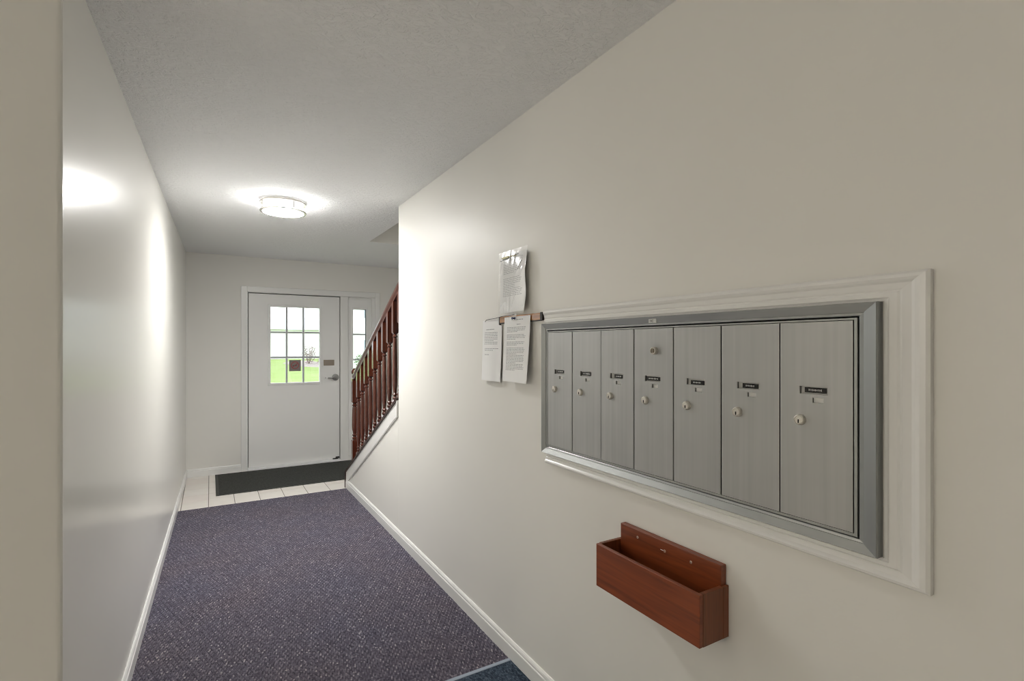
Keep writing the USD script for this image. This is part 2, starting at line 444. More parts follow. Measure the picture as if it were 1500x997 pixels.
def base_run(p0, p1, n):
    """section BB swept from p0 to p1 (xy) with outward normal n"""
    a = [(p0[0] + n[0] * d, p0[1] + n[1] * d, z) for d, z in BB]
    b = [(p1[0] + n[0] * d, p1[1] + n[1] * d, z) for d, z in BB]
    return loft(a, b)


obj('baseboard_right', base_run((XR, -2.38), (XR, 5.283), (-1, 0)), M_trim, kind=S)
obj('baseboard_left', base_run((xl(1.70), 1.70), (xl(YF), YF), (1, 0)), M_trim, kind=S)
obj('baseboard_far', base_run((xl(YF) + 0.012, YF), (0.304, YF), (0, -1)), M_trim, kind=S)
obj('baseboard_near', base_run((-2.99, 1.69), (-0.335, 1.69), (0, -1)), M_trim, kind=S)

# skirt board, moulding and cap of the kneewall
trim_s = thing('trim_1', kind=S)
D = 0.105
sk = Polygon([(YE + 0.012, capz(YE + 0.012)), (5.283, capz(5.283)), (5.283, 0.0), (5.20, 0.088), (5.02, capz(5.02) - D), (YE + 0.012, capz(YE + 0.012) - D)])
obj('skirt_board', prism(sk, 'x', XR - 0.007, XR + 0.001), M_trim, trim_s)


def slope_bar(y0, y1, dz0, dz1, x0, x1, b=0.002):
    p = Polygon([(y0, capz(y0) + dz0), (y1, capz(y1) + dz0), (y1, capz(y1) + dz1), (y0, capz(y0) + dz1)])
    return prism(p, 'x', x0, x1)


obj('skirt_moulding', cat_([slope_bar(YE, 5.06, -D - 0.016, -D - 0.008, XR - 0.008, XR + 0.001), slope_bar(YE, 5.06, -D - 0.008, -D + 0.004, XR - 0.0105, XR + 0.001),
                            bx(XR - 0.013, XR + 0.001, YE - 0.004, YE + 0.009, capz(YE) - D - 0.016, capz(YE) + 0.0)]), M_trim, trim_s)
cap = thing('cap', parent=trim_s)
obj('cap_board', slope_bar(YE + 0.002, 5.304, 0.0, 0.019, XR - 0.016, 1.315), M_capwood, trim_s, label='dark stained wood cap strip')
obj('end_strip', bx(XR - 0.016, 1.312, 5.2832, 5.306, 0.0, capz(5.292) + 0.008), M_capwood, trim_s, label='dark stained wood end strip')
stage.RemovePrim(cap.GetPath())

# ------------------------------------------------------------------ entrance door, casing, sidelight
trim_d = thing('trim_2', kind=S)


def casing_y(x0, x1, z0, z1):
    """flat casing board on the far wall with an eased face"""
    return bx(x0, x1, YF - 0.016, YF + 0.004, z0, z1, 0.004)


obj('casing', casing_y(0.298, 0.360, 0.0, 2.105), M_trim, trim_d)
obj('casing', casing_y(1.828, 1.882, 0.0, 2.105), M_trim, trim_d)
obj('casing', casing_y(0.360, 1.828, 2.040, 2.105), M_trim, trim_d)
obj('jamb', bx(0.355, 0.369, YF - 0.004, YF + 0.14, 0, 2.045), M_trim, trim_d)
obj('jamb', bx(1.390, 1.484, YF - 0.010, YF + 0.14, 0, 2.038, 0.003), M_trim, trim_d)
obj('jamb', bx(1.822, 1.835, YF - 0.004, YF + 0.14, 0, 2.045), M_trim, trim_d)
obj('head_jamb', bx(0.369, 1.822, YF - 0.004, YF + 0.14, 2.036, 2.045), M_trim, trim_d)
obj('stop', bx(0.369, 0.385, YF + 0.060, YF + 0.10, 0, 2.036), M_gasket, trim_d)
obj('stop', bx(1.370, 1.390, YF + 0.060, YF + 0.10, 0, 2.036), M_gasket, trim_d)
obj('stop', bx(0.385, 1.370, YF + 0.060, YF + 0.10, 2.012, 2.036), M_gasket, trim_d)
obj('threshold', bx(0.369, 1.390, YF - 0.034, YF + 0.14, 0.0, 0.027, 0.004), M_alu, trim_d, label='bright aluminium threshold')
obj('sill', bx(1.484, 1.822, YF - 0.004, YF + 0.14, 0.0, 0.06), M_trim, trim_d)

door = thing('door_1', kind=S)
DY = YF + 0.012       # door face
gx0, gx1, gz0, gz1 = 0.605, 1.146, 0.990, 1.881
leaf = sbox(0.3765, 0.030, 1.3815, 2.027).difference(sbox(gx0 - 0.006, gz0 - 0.006, gx1 + 0.006, gz1 + 0.006))
obj('leaf', prism(leaf, 'y', DY, DY + 0.045), M_door, door)
lf = thing('lite_frame', parent=door)
for a in ((gx0 - 0.030, gx0, gz0 - 0.028, gz1 + 0.028), (gx1, gx1 + 0.026, gz0 - 0.028, gz1 + 0.028)):
    obj('stile', bx(a[0], a[1], DY - 0.008, DY + 0.05, a[2], a[3], 0.003), M_door, lf)
for a in ((gz0 - 0.028, gz0), (gz1, gz1 + 0.028)):
    obj('rail', bx(gx0, gx1, DY - 0.008, DY + 0.05, a[0], a[1], 0.003), M_door, lf)
vx = [(0.7700, 0.7890), (0.9545, 0.9735)]
hz = [(1.2785, 1.2985), (1.5755, 1.5930)]
for a, b in vx:
    obj('muntin', bx(a, b, DY + 0.002, DY + 0.04, gz0, gz1, 0.003), M_muntin, door)
for a, b in hz:
    obj('muntin', bx(gx0, gx1, DY + 0.004, DY + 0.038, a, b, 0.003), M_muntin, door)
xs = [gx0, vx[0][0], vx[0][1], vx[1][0], vx[1][1], gx1]
zs = [gz0, hz[0][0], hz[0][1], hz[1][0], hz[1][1], gz1]
for i in range(3):
    for j in range(3):
        obj('pane', bx(xs[2 * i], xs[2 * i + 1], DY + 0.018, DY + 0.023, zs[2 * j], zs[2 * j + 1]), M_glass, door)
obj('strike_plate', bx(1.193, 1.319, DY - 0.004, DY + 0.001, 1.184, 1.254, 0.0015), M_plate, door, label='taupe rectangular plate above the lever')
lh = thing('lever_handle', parent=door)
HX, HZ = 1.333, 1.037
obj('rose', lathe([(0, -0.002), (0.041, -0.002), (0.041, 0.006), (0.036, 0.012), (0.020, 0.015), (0.016, 0.030), (0.014, 0.045), (0, 0.046)], (HX, DY, HZ), 28, 'y'), M_nickel, lh, smooth=35)
obj('lever', tube([(HX + 0.006, DY - 0.046, HZ + 0.001), (HX - 0.02, DY - 0.050, HZ), (HX - 0.05, DY - 0.048, HZ - 0.001), (HX - 0.078, DY - 0.042, HZ - 0.002), (HX - 0.094, DY - 0.034, HZ - 0.003)], [0.013, 0.0125, 0.011, 0.010, 0.008], 10), M_nickel, lh, smooth=50)
obj('key_cylinder', lathe([(0, 0.044), (0.010, 0.044), (0.010, 0.050), (0, 0.051)], (HX, DY, HZ), 16, 'y'), M_lock, lh)
obj('screw', lathe([(0, -0.001), (0.006, -0.001), (0.005, 0.003), (0, 0.004)], (1.217, DY, 1.034), 12, 'y'), M_nickel, door)
obj('weather_seal', cat_([bx(1.300, 1.366, DY - 0.010, DY + 0.004, 0.028, 0.042, 0.002), bx(1.335, 1.378, DY - 0.016, DY + 0.004, 0.040, 0.058, 0.003)]), M_gasket, door, label='dark scrap of weather seal at the lower corner')

win = thing('window_1', kind=S)
SY = YF + 0.012
sx0, sx1, sz0, sz1 = 1.548, 1.709, 0.985, 1.884
panel = sbox(1.484, 0.06, 1.822, 2.036).difference(sbox(sx0, sz0, sx1, sz1))
obj('panel', prism(panel, 'y', SY, SY + 0.045), M_door, win)
obj('moulding', bx(1.768, 1.780, SY - 0.010, SY + 0.002, 0.06, 2.030, 0.003), M_trim, win)
obj('moulding', bx(1.492, 1.768, SY - 0.010, SY + 0.002, 2.010, 2.030, 0.003), M_trim, win)
for a in ((sx0 - 0.022, sx0), (sx1, sx1 + 0.022)):
    obj('stile', bx(a[0], a[1], SY - 0.006, SY + 0.05, sz0 - 0.022, sz1 + 0.022, 0.003), M_door, win)
for a in ((sz0 - 0.022, sz0), (sz1, sz1 + 0.022)):
    obj('rail', bx(sx0, sx1, SY - 0.006, SY + 0.05, a[0], a[1], 0.003), M_door, win)
shz = [(1.2440, 1.2610), (1.5620, 1.5800)]
for a, b in shz:
    obj('muntin', bx(sx0, sx1, SY + 0.004, SY + 0.038, a, b, 0.003), M_muntin, win)
szs = [sz0, shz[0][0], shz[0][1], shz[1][0], shz[1][1], sz1]
for j in range(3):
    obj('pane', bx(sx0, sx1, SY + 0.018, SY + 0.023, szs[2 * j], szs[2 * j + 1]), M_glass, win)

# no-smoking sticker on the middle pane of the bottom row
sg = thing('no_smoking_sign', 'small grey square no-smoking sign with a red barred circle stuck inside the door glass', 'sign', loc=(0.871, DY + 0.018, 1.190))
obj('card', bx(-0.065, 0.065, -0.0030, 0.0, -0.066, 0.066, 0.0008), M_signbg, sg)
ang = np.linspace(0, 2 * math.pi, 41)
ring = Polygon([(0.046 * math.cos(a), 0.046 * math.sin(a) + 0.004) for a in ang], [[(0.036 * math.cos(a), 0.036 * math.sin(a) + 0.004) for a in ang]])
obj('red_circle', prism(ring, 'y', -0.0045, -0.003), M_signred, sg, label='red ring with diagonal bar')
c, s_ = math.cos(0.72), math.sin(0.72)
bar = Polygon([(c * a - s_ * b, s_ * a + c * b + 0.004) for a, b in ((-0.038, -0.0045), (0.038, -0.0045), (0.038, 0.0045), (-0.038, 0.0045))])
obj('red_bar', prism(bar, 'y', -0.0050, -0.003), M_signred, sg)
cig = unary_union([sbox(-0.026, -0.004, 0.014, 0.003), sbox(0.016, -0.004, 0.022, 0.003), sbox(0.018, 0.006, 0.021, 0.018), sbox(0.012, 0.014, 0.019, 0.017)])
obj('cigarette_mark', cat_([prism(g, 'y', -0.0042, -0.003) for g in cig.geoms]), M_signblack, sg)

# ------------------------------------------------------------------ floor coverings
cp = thing('carpet', 'purple grey loop-pile carpet running the length of the corridor', 'carpet')
CY0, CY1 = 2.012, 5.254
obj('backing', prism([(xl(CY0) + 0.002, CY0), (XR - 0.002, CY0), (XR - 0.002, CY1), (xl(CY1) + 0.002, CY1)], 'z', -0.012, 0.0005), M_backing, cp)
LXS, LYS = 0.0068, 0.0104
rows, cols = int((CY1 - CY0) / LYS), int((XR - xl(CY0)) / LXS)
jj, ii = np.meshgrid(np.arange(rows), np.arange(cols), indexing='ij')
cx_ = xl(CY0) + 0.004 + (ii + 0.5 * (jj % 2)) * LXS
cy_ = CY0 + 0.006 + jj * LYS
keep = (cx_ > xl(cy_) + 0.006) & (cx_ < XR - 0.006)
cx_, cy_ = cx_[keep], cy_[keep]
nl = len(cx_)
jx, jy, jz = rng.uniform(-0.0012, 0.0012, nl), rng.uniform(-0.0018, 0.0018, nl), rng.uniform(0.0034, 0.0052, nl)
a_, b_ = LXS * 0.56, LYS * 0.56
tl = rng.uniform(0.0, 0.0022, nl)          # loops lean a little
P6 = np.stack([np.stack([cx_ + jx - a_ * 0.8, cy_ + jy - b_, 0 * jz + 0.0008], -1), np.stack([cx_ + jx + a_ * 0.8, cy_ + jy - b_, 0 * jz + 0.0008], -1),
               np.stack([cx_ + jx + a_, cy_ + jy + b_, 0 * jz + 0.0008], -1), np.stack([cx_ + jx - a_, cy_ + jy + b_, 0 * jz + 0.0008], -1),
               np.stack([cx_ + jx + tl, cy_ + jy - b_ * 0.35, jz], -1), np.stack([cx_ + jx + tl, cy_ + jy + b_ * 0.35, jz], -1)], 1).reshape(-1, 3)
T6 = np.array([(0, 1, 4), (1, 2, 5), (1, 5, 4), (2, 3, 5), (3, 0, 4), (3, 4, 5)])
pile = obj('pile', trimesh.Trimesh(P6, (np.arange(nl)[:, None, None] * 6 + T6[None]).reshape(-1, 3), process=False), M_carpet, cp, kind='stuff', smooth=True)
ik, jk = ii[keep], jj[keep]
tn = np.clip(0.40 + 0.16 * rng.normal(size=nl) + np.where((ik + jk // 2) % 3 == 0, 0.22, -0.10) + np.where(rng.random(nl) < 0.05, 0.3, 0), 0, 1)
tone = np.repeat(tn, 6)
UsdGeom.PrimvarsAPI(pile).CreatePrimvar('tone', Sdf.ValueTypeNames.FloatArray, 'vertex').Set(Vt.FloatArray.FromNumpy(tone.astype(np.float32)))
bm = thing('floor_mat', 'dark blue ribbed floor mat with pale blue edging in front of the mailboxes', 'mat', loc=(0, 0, 0))
obj('pile', bx(0.10, XR - 0.014, 0.55, 1.990, 0.0006, 0.0065, 0.002), M_bluemat, bm)
obj('edging', bx(0.10, XR - 0.014, 1.988, 2.011, 0.0006, 0.0075, 0.003), M_matedge, bm, label='pale blue edging strip')
dm = thing('door_mat', 'dark charcoal door mat lying on cream tiles before the entrance door', 'mat')
DM = (0.046, 1.600, 5.600, 6.515)
rb = 0.028
obj('pile', bx(DM[0] + rb, DM[1] - rb, DM[2] + rb, DM[3] - rb, 0.0012, 0.008, 0.002), M_doormat, dm)
obj('border', prism(sbox(DM[0], DM[2], DM[1], DM[3]).difference(sbox(DM[0] + rb, DM[2] + rb, DM[1] - rb, DM[3] - rb)), 'z', 0.0012, 0.006), M_doormat_edge, dm)

# ------------------------------------------------------------------ stairs and railing
st = thing('staircase', 'carpeted stair flight climbing behind the cherry railing', 'stairs')
nst, run = 13, 0.352
rise = run * SL
for i in range(nst):
    y1 = 5.20 - i * run
    z1 = (i + 1) * rise - 0.03
    if i == 0:
        z1 = rise - 0.03
    obj('tread', bx(1.318, XS - 0.002, y1 - run, y1 + 0.02, z1 - 0.03, z1, 0.006), M_stair, st)
    obj('riser', bx(1.318, XS - 0.002, y1 - 0.016, y1, max(0.001, z1 - rise), z1 - 0.03), M_trim, st)

XB = 1.241
rl = thing('stair_railing', 'glossy cherry stair railing with turned balusters beside the entrance door', 'railing')


def rail_top(y):
    return 1.178 + (5.124 - y) * SL


YN = 5.192
# handrail: a rounded section swept up the slope
sec = [(-0.020, -0.072), (0.020, -0.072), (0.022, -0.050), (0.029, -0.040), (0.031, -0.022), (0.025, -0.006), (0.012, 0.0), (-0.012, 0.0), (-0.025, -0.006), (-0.031, -0.022), (-0.029, -0.040), (-0.022, -0.050)]
a = [(XB + dx, YN - 0.02, rail_top(YN - 0.02) + dz) for dx, dz in sec]
b = [(XB + dx, YE + 0.001, rail_top(YE + 0.001) + dz) for dx, dz in sec]
obj('handrail', loft(a, b), M_rail, rl, smooth=40)


def sq(s, z):
    return [(-s, -s, z), (s, -s, z), (s, s, z), (-s, s, z)]


def turned(h, s, bot, top, x, y, z, slope_bot=0.0, slope_top=0.0):
    """a baluster: square block (its foot cut to the slope), turned vase and rings, square block (its head cut to the slope)"""
    parts = []
    c = 0.12 * s
    def block(z0, z1, cut0, cut1, ch0, ch1):
        def ringpts(zz, sl, k):
            q = [(-k, -k), (k, -k), (k, k), (-k, k)]
            return np.array([(px, py, zz - sl * py) for px, py in q])
        lo = ringpts(z0, cut0, s)
        hi = ringpts(z1, cut1, s)
        pts = [lo, hi]
        if ch0:
            pts = [ringpts(z0 - 0.012, 0, s * 0.55), lo, hi]
        if ch1:
            pts = [lo, hi, ringpts(z1 + 0.012, 0, s * 0.55)]
        return trimesh.convex.convex_hull(np.vstack(pts))
    parts.append(block(0, bot, slope_bot, 0, False, True))
    parts.append(block(h - top, h, 0, slope_top, True, False))
    L0, L1 = bot, h - top
    ln = L1 - L0
    prof = [(0, L0 + 0.002), (s * 0.70, L0 + 0.004), (s * 0.62, L0 + 0.014), (s * 0.92, L0 + 0.022), (s * 0.95, L0 + 0.028), (s * 0.60, L0 + 0.036), (s * 0.55, L0 + 0.044),
            (s * 0.86, L0 + 0.052), (s * 0.88, L0 + 0.058), (s * 0.58, L0 + 0.066), (s * 0.62, L0 + 0.075),
            (s * 0.90, L0 + 0.075 + 0.10 * ln), (s * 0.96, L0 + 0.075 + 0.2 * ln), (s * 0.92, L0 + 0.075 + 0.42 * ln), (s * 0.76, L1 - 0.050),
            (s * 0.60, L1 - 0.042), (s * 0.90, L1 - 0.034), (s * 0.92, L1 - 0.028), (s * 0.60, L1 - 0.020), (s * 0.66, L1 - 0.010), (s * 0.70, L1 - 0.004), (0, L1 - 0.002)]
    parts.append(lathe(prof, (0, 0, 0), 16))
    m = cat_(parts)
    m.apply_translation([x, y, z])
    return m


# newel: block, vase, block, ball
ns = 0.030
zb = capz(YN) + 0.017
newel = thing('newel_post', parent=rl)
NT = 1.098
body = turned(NT - zb, ns, 0.483 - zb, NT - 0.865, XB, YN, zb, SL, 0.0)
obj('post', body, M_baluster, newel, smooth=35)
obj('finial', lathe([(0, 0), (ns * 0.75, 0.0), (ns * 0.6, 0.012), (ns * 0.45, 0.024), (ns * 0.75, 0.038), (ns * 1.15, 0.058), (ns * 1.15, 0.072), (ns * 0.88, 0.092), (ns * 0.4, 0.102), (0, 0.106)], (XB, YN, NT - 0.001), 20), M_baluster, newel, smooth=40)
ys = [5.030, 4.889, 4.748, 4.607, 4.466, 4.325, 4.184, 4.043, 3.902, 3.761]
for y in ys:
    z0 = capz(y) + 0.017
    h = rail_top(y) - 0.066 - z0
    obj('baluster', turned(h, 0.0215, 0.085, 0.235, XB, y, z0, SL, SL), M_baluster, rl, smooth=35)

# ------------------------------------------------------------------ ceiling lights


def ceiling_light(x, y, z0, glow, side, label):
    g = thing('ceiling_light', label, 'light', loc=(x, y, z0))
    r = 0.138
    obj('base', lathe([(0, -0.012), (r * 0.92, -0.012), (r * 0.92, -0.0005), (0, -0.0005)], (0, 0, 0), 40), M_lampwhite, g, smooth=30)
    dome_p = [(0.132 * q, -0.095 + 0.022 * q ** 2) for q in np.linspace(0, 1, 9)] + [(0.131, -0.068), (0, -0.0679)]
    obj('diffuser', lathe(dome_p, (0, 0, 0), 48), glow, g, smooth=40)
    obj('diffuser_side', lathe([(0, -0.0675), (0.132, -0.0675), (0.132, -0.0125), (0, -0.0125)], (0, 0, 0), 48), side, g, smooth=40)
    for z in (-0.018, -0.078):
        rp = [(0.134, z - 0.004), (0.149, z - 0.004), (0.151, z), (0.149, z + 0.004), (0.134, z + 0.004), (0.134, z - 0.004)]
        obj('ring', lathe(rp, (0, 0, 0), 48), M_lampring, g, smooth=40)
    for q in range(4):
        a = math.radians(20 + 90 * q)
        obj('bar', bx(-0.003, 0.003, -0.003, 0.003, -0.078, -0.018).apply_translation([0.146 * math.cos(a), 0.146 * math.sin(a), 0]), M_lampring, g)
    return g


ceiling_light(0.4425, 3.918, CEIL, M_lampglow, M_lampside, 'round flush ceiling light with white diffuser and two metal rings')
ceiling_light(1.85, 3.3, 4.9, M_stairfill, M_stairfill, 'added unseen round ceiling light high above the stairs, brightening the stair opening')  # unseen lamp added to lighten the stair opening
# two unseen fill globes added on the hall side wall to brighten the near walls
for y_, lb in ((1.25, 'added unseen fill globe on the hall side wall, nearer the corridor corner'), (0.40, 'added unseen fill globe on the hall side wall, farther from the corridor corner')):
    pd = thing('fill_globe', lb, 'light', loc=(-3.0, y_, 1.55))
    obj('back_plate', lathe([(0, -0.0), (0.055, 0.0), (0.05, 0.016), (0, 0.02)], (0, 0, 0), 24, 'x').apply_transform(trimesh.transformations.rotation_matrix(math.pi, [0, 0, 1])), M_lampring, pd, smooth=30)
    obj('arm', tube([(0.01, 0, 0), (0.10, 0, 0), (0.13, 0, 0.02)], 0.008, 8), M_lampring, pd, smooth=40)
    gl = trimesh.creation.icosphere(3, 0.16)
    gl.apply_translation([0.20, 0, 0.16])
    obj('globe', gl, M_hallfill, pd, smooth=True)

# ------------------------------------------------------------------ mailbox bank
mb = thing('mailbox_bank', 'brushed grey metal bank of seven wall mailboxes in a row', 'mailbox', loc=(XR, 1.1245, 1.251))


def LX(m):            # world mesh into the bank's own coordinates
    m = as_tm(m).copy()
    m.apply_translation([-XR, -1.1245, -1.251])
    return m


fy0, fy1, fz0, fz1 = 0.516, 1.733, 0.991, 1.511
iy0, iy1, iz0, iz1 = 0.5545, 1.7065, 1.0165, 1.4835
# frame section: (inset fraction 0 outer .. 1 inner, proud of the wall)
fsec = [(0.0, -0.001), (0.0, 0.022), (0.05, 0.0245), (0.74, 0.0155), (0.77, 0.0135), (0.95, 0.0125), (1.0, 0.0115), (1.0, -0.030), (0.5, -0.030), (0.5, -0.001)]


def frame_piece(ca, cb, ia, ib):
    """ca, cb: outer corners (y,z); ia, ib: inner corners"""
    A = [(XR - d, ca[0] + (ia[0] - ca[0]) * t_, ca[1] + (ia[1] - ca[1]) * t_) for t_, d in fsec]
    B = [(XR - d, cb[0] + (ib[0] - cb[0]) * t_, cb[1] + (ib[1] - cb[1]) * t_) for t_, d in fsec]
    return loft_any(A, B, fsec)


def loft_any(A, B, sec2):
    A, B = np.asarray(A, float), np.asarray(B, float)
    n = len(A)
    f = []
    for i in range(n):
        j = (i + 1) % n
        f += [(i, j, n + j), (i, n + j, n + i)]
    import mapbox_earcut as me
    t_ = me.triangulate_float64(np.asarray(sec2, float), np.array([n], np.uint32)).reshape(-1, 3).astype(int)
    f += [tuple(q) for q in t_] + [tuple(q[::-1] + n) for q in t_]
    m = trimesh.Trimesh(np.vstack([A, B]), np.array(f), process=False)
    m.fix_normals()
    return m


oc = [(fy0, fz0), (fy1, fz0), (fy1, fz1), (fy0, fz1)]
ic = [(iy0, iz0), (iy1, iz0), (iy1, iz1), (iy0, iz1)]
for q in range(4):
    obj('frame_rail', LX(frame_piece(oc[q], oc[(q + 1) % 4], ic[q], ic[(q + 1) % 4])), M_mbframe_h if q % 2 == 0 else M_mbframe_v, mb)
obj('back_box', LX(bx(XR + 0.030, XR + 0.066, 0.549, 1.712, 1.012, 1.487)), M_black, mb, label='dark interior behind the doors')
# inner surround of the doors
jy0, jy1, jz0, jz1 = 0.5580, 1.7045, 1.0190, 1.4800
di = 0.0062
sur = sbox(jy0, jz0, jy1, jz1).difference(sbox(jy0 + di, jz0 + 0.006, jy1 - 0.002, jz1 - 0.004))
obj('door_surround', LX(prism(sur, 'x', XR - 0.0125, XR + 0.028)), M_mbinner, mb)
dy0, dy1 = jy0 + di + 0.001, jy1 - 0.003
dz0, dz1 = jz0 + 0.0072, jz1 - 0.0055
W = (dy1 - dy0) / 7
FX = XR - 0.0130      # door face


def lock_mesh(r, y, z):
    return lathe([(0, -0.004), (r, -0.004), (r, 0.005), (r * 0.93, 0.0085), (r * 0.72, 0.0105), (r * 0.66, 0.0095), (0, 0.0095)], (FX, y, z), 24, 'x')


lasts = [5, 6, 6, 7, 6, 7, 9]
for i in range(7):
    yl = dy1 - i * W                       # left edge as seen from the hall
    gap = 0.0012
    a0, a1 = yl - W + gap, yl - gap
    g = thing('mailbox_door', parent=mb, label=None)
    ty1 = yl - 0.0475
    ty0 = ty1 - 0.0635
    tz0, tz1 = 1.3120, 1.3290
    wy1 = yl - 0.0765
    wy0 = wy1 - 0.0245
    wz0, wz1 = 1.2930, 1.3040
    plate = sbox(a0, dz0, a1, dz1).difference(sbox(ty0, tz0, ty1, tz1)).difference(sbox(wy0, wz0, wy1, wz1))
    front = prism(plate, 'x', FX, FX + 0.004)
    # folded side lips
    lips = [bx(FX + 0.0004, FX + 0.020, a0, a0 + 0.0015, dz0, dz1), bx(FX + 0.0004, FX + 0.020, a1 - 0.0015, a1, dz0, dz1)]
    obj('panel', LX(cat_([front] + lips)), M_mbdoor, g)
    if i in (0, 2, 3, 4):                  # folded strip that catches light on the seam
        obj('seam_strip', LX(bx(FX - 0.0012, FX + 0.002, a0 + 0.0005, a0 + 0.0038, dz0, dz1, 0.0005)), M_mbinner, g)
    obj('slot_shade_rim', LX(prism(sbox(ty0 - 0.004, tz0 - 0.003, ty1 + 0.004, tz1 + 0.003).difference(sbox(ty0 - 0.0002, tz0 - 0.0002, ty1 + 0.0002, tz1 + 0.0002)), 'x', FX + 0.0042, FX + 0.0090)), M_black, g)  # black rim stands in for the shadow inside the label slot
    obj('window_shade_rim', LX(prism(sbox(wy0 - 0.003, wz0 - 0.003, wy1 + 0.003, wz1 + 0.003).difference(sbox(wy0 - 0.0002, wz0 - 0.0002, wy1 + 0.0002, wz1 + 0.0002)), 'x', FX + 0.0042, FX + 0.0080)), M_black, g)  # same black in place of shadow around the small window
    obj('slot_back', LX(bx(FX + 0.0070, FX + 0.0088, ty0 - 0.004, ty1 + 0.004, tz0 - 0.003, tz1 + 0.003)), M_slotback, g)
    # black embossed label tape, each stuck a little differently
    off = [0.006, 0.003, 0.016, 0.002, 0.010, 0.012, 0.009][i]
    wdt = [0.052, 0.058, 0.044, 0.058, 0.046, 0.043, 0.048][i]
    dzt = [0.001, 0.0, -0.001, 0.0, -0.002, -0.0005, 0.0005][i]
    ta1 = ty1 - off
    ta0 = max(ty0 + 0.0005, ta1 - wdt)
    obj('label_tape', LX(bx(FX + 0.0050, FX + 0.0069, ta0, ta1, tz0 + 0.0025 + dzt, tz1 - 0.0028 + dzt, 0.0003)), M_tape, g)
    marks = []
    n = lasts[i]
    pitch = (ta1 - ta0 - 0.018) / n
    zc = (tz0 + tz1) / 2 + dzt
    for q in range(n):
        y_ = ta1 - 0.009 - q * pitch
        hh = 0.0018 + 0.0004 * rng.random()
        pieces = [bx(FX + 0.0044, FX + 0.0052, y_ - pitch * 0.62, y_ - pitch * 0.12, zc - hh, zc + hh)]
        if q % 2:
            pieces = [bx(FX + 0.0044, FX + 0.0052, y_ - pitch * 0.30, y_ - pitch * 0.12, zc - hh, zc + hh), bx(FX + 0.0044, FX + 0.0052, y_ - pitch * 0.72, y_ - pitch * 0.3, zc - 0.0005, zc + 0.0006)]
        marks += pieces
    obj('lettering', LX(cat_(marks)), M_white, g, label='worn white embossed letters', kind='stuff')
    obj('window', LX(bx(FX + 0.0060, FX + 0.0078, wy0 - 0.0001, wy1 + 0.0001, wz0 - 0.0001, wz1 + 0.0001)), M_clearwin, g)
    ly, lz = yl - 0.0500, 1.2520
    lock_l = obj('lock', LX(lock_mesh(0.0125, ly, lz)), M_lock, g, smooth=30)
    obj('keyhole', LX(bx(FX - 0.0101, FX - 0.0090, ly - 0.0014, ly + 0.0014, lz - 0.0075, lz + 0.0010)), M_black, g)
    if i == 3:
        obj('master_lock', LX(lathe([(0, -0.004), (0.0115, -0.004), (0.0115, 0.010), (0.0100, 0.012), (0.0085, 0.012), (0.0080, 0.004), (0, 0.004)], (FX, 1.1245, 1.4065), 24, 'x')), M_lock, g, smooth=30, label='round master lock')
        obj('master_core', LX(bx(FX - 0.0055, FX - 0.0035, 1.1245 - 0.0035, 1.1245 + 0.0035, 1.4065 - 0.006, 1.4065 + 0.006)), M_lockdark, g)
bz = 1.4975
bdg = thing('badge', parent=mb, label='tiny silver badge on the top rail')
obj('plate', LX(bx(XR - 0.0220, XR - 0.0185, 1.112, 1.144, bz - 0.0065, bz + 0.0065, 0.0008)), M_badge, bdg)
tm = meshkit.text_mesh('HC', 0.0075, 0.0006)
v = tm.vertices.copy()
v -= [v[:, 0].mean(), v[:, 1].mean(), 0]
tm = trimesh.Trimesh(np.stack([XR - 0.0220 - v[:, 2], 1.128 - v[:, 0], bz + v[:, 1]], 1), tm.faces, process=False)
tm.fix_normals()
obj('badge_letters', LX(tm), M_badgemark, bdg)

# painted wooden casing on three sides of the mailboxes
trim_m = thing('trim_3', kind=S)
# (position across the casing 0 inner .. 1 outer, proud)
csec = [(0.0, -0.001), (0.0, 0.006), (0.08, 0.0075), (0.13, 0.0100), (0.30, 0.0105), (0.36, 0.0085), (0.42, 0.0105), (0.62, 0.0125), (0.70, 0.0155), (0.80, 0.0180), (0.92, 0.0170), (1.0, 0.0130), (1.0, -0.001)]


def casing_piece(ia, oa, ib, ob):
    A = [(XR - d, ia[0] + (oa[0] - ia[0]) * t_, ia[1] + (oa[1] - ia[1]) * t_) for t_, d in csec]
    B = [(XR - d, ib[0] + (ob[0] - ib[0]) * t_, ib[1] + (ob[1] - ib[1]) * t_) for t_, d in csec]
    return loft_any(A, B, csec)


TI, TO = 1.5115, 1.5665
BI, BO = 0.9905, 0.9490
RI, RO = 0.5110, 0.4310
obj('casing', casing_piece((RI, TI), (RO, TO), (1.7300, TI), (1.7300, TO)), M_trim, trim_m)
obj('casing', casing_piece((RI, BI), (RO, BO), (RI, TI), (RO, TO)), M_trim, trim_m)
obj('casing', casing_piece((RI, BI), (RO, BO), (1.7180, BI), (1.7180, BO)), M_trim, trim_m)

# ------------------------------------------------------------------ wooden wall box below the mailboxes
wb = thing('wall_box', 'open reddish brown wooden box fixed to the wall below the mailboxes', 'box', loc=(XR, 1.08, 0.655))


def WB(m):
    m = as_tm(m).copy()
    m.apply_translation([-XR, -1.08, -0.655])
    return m


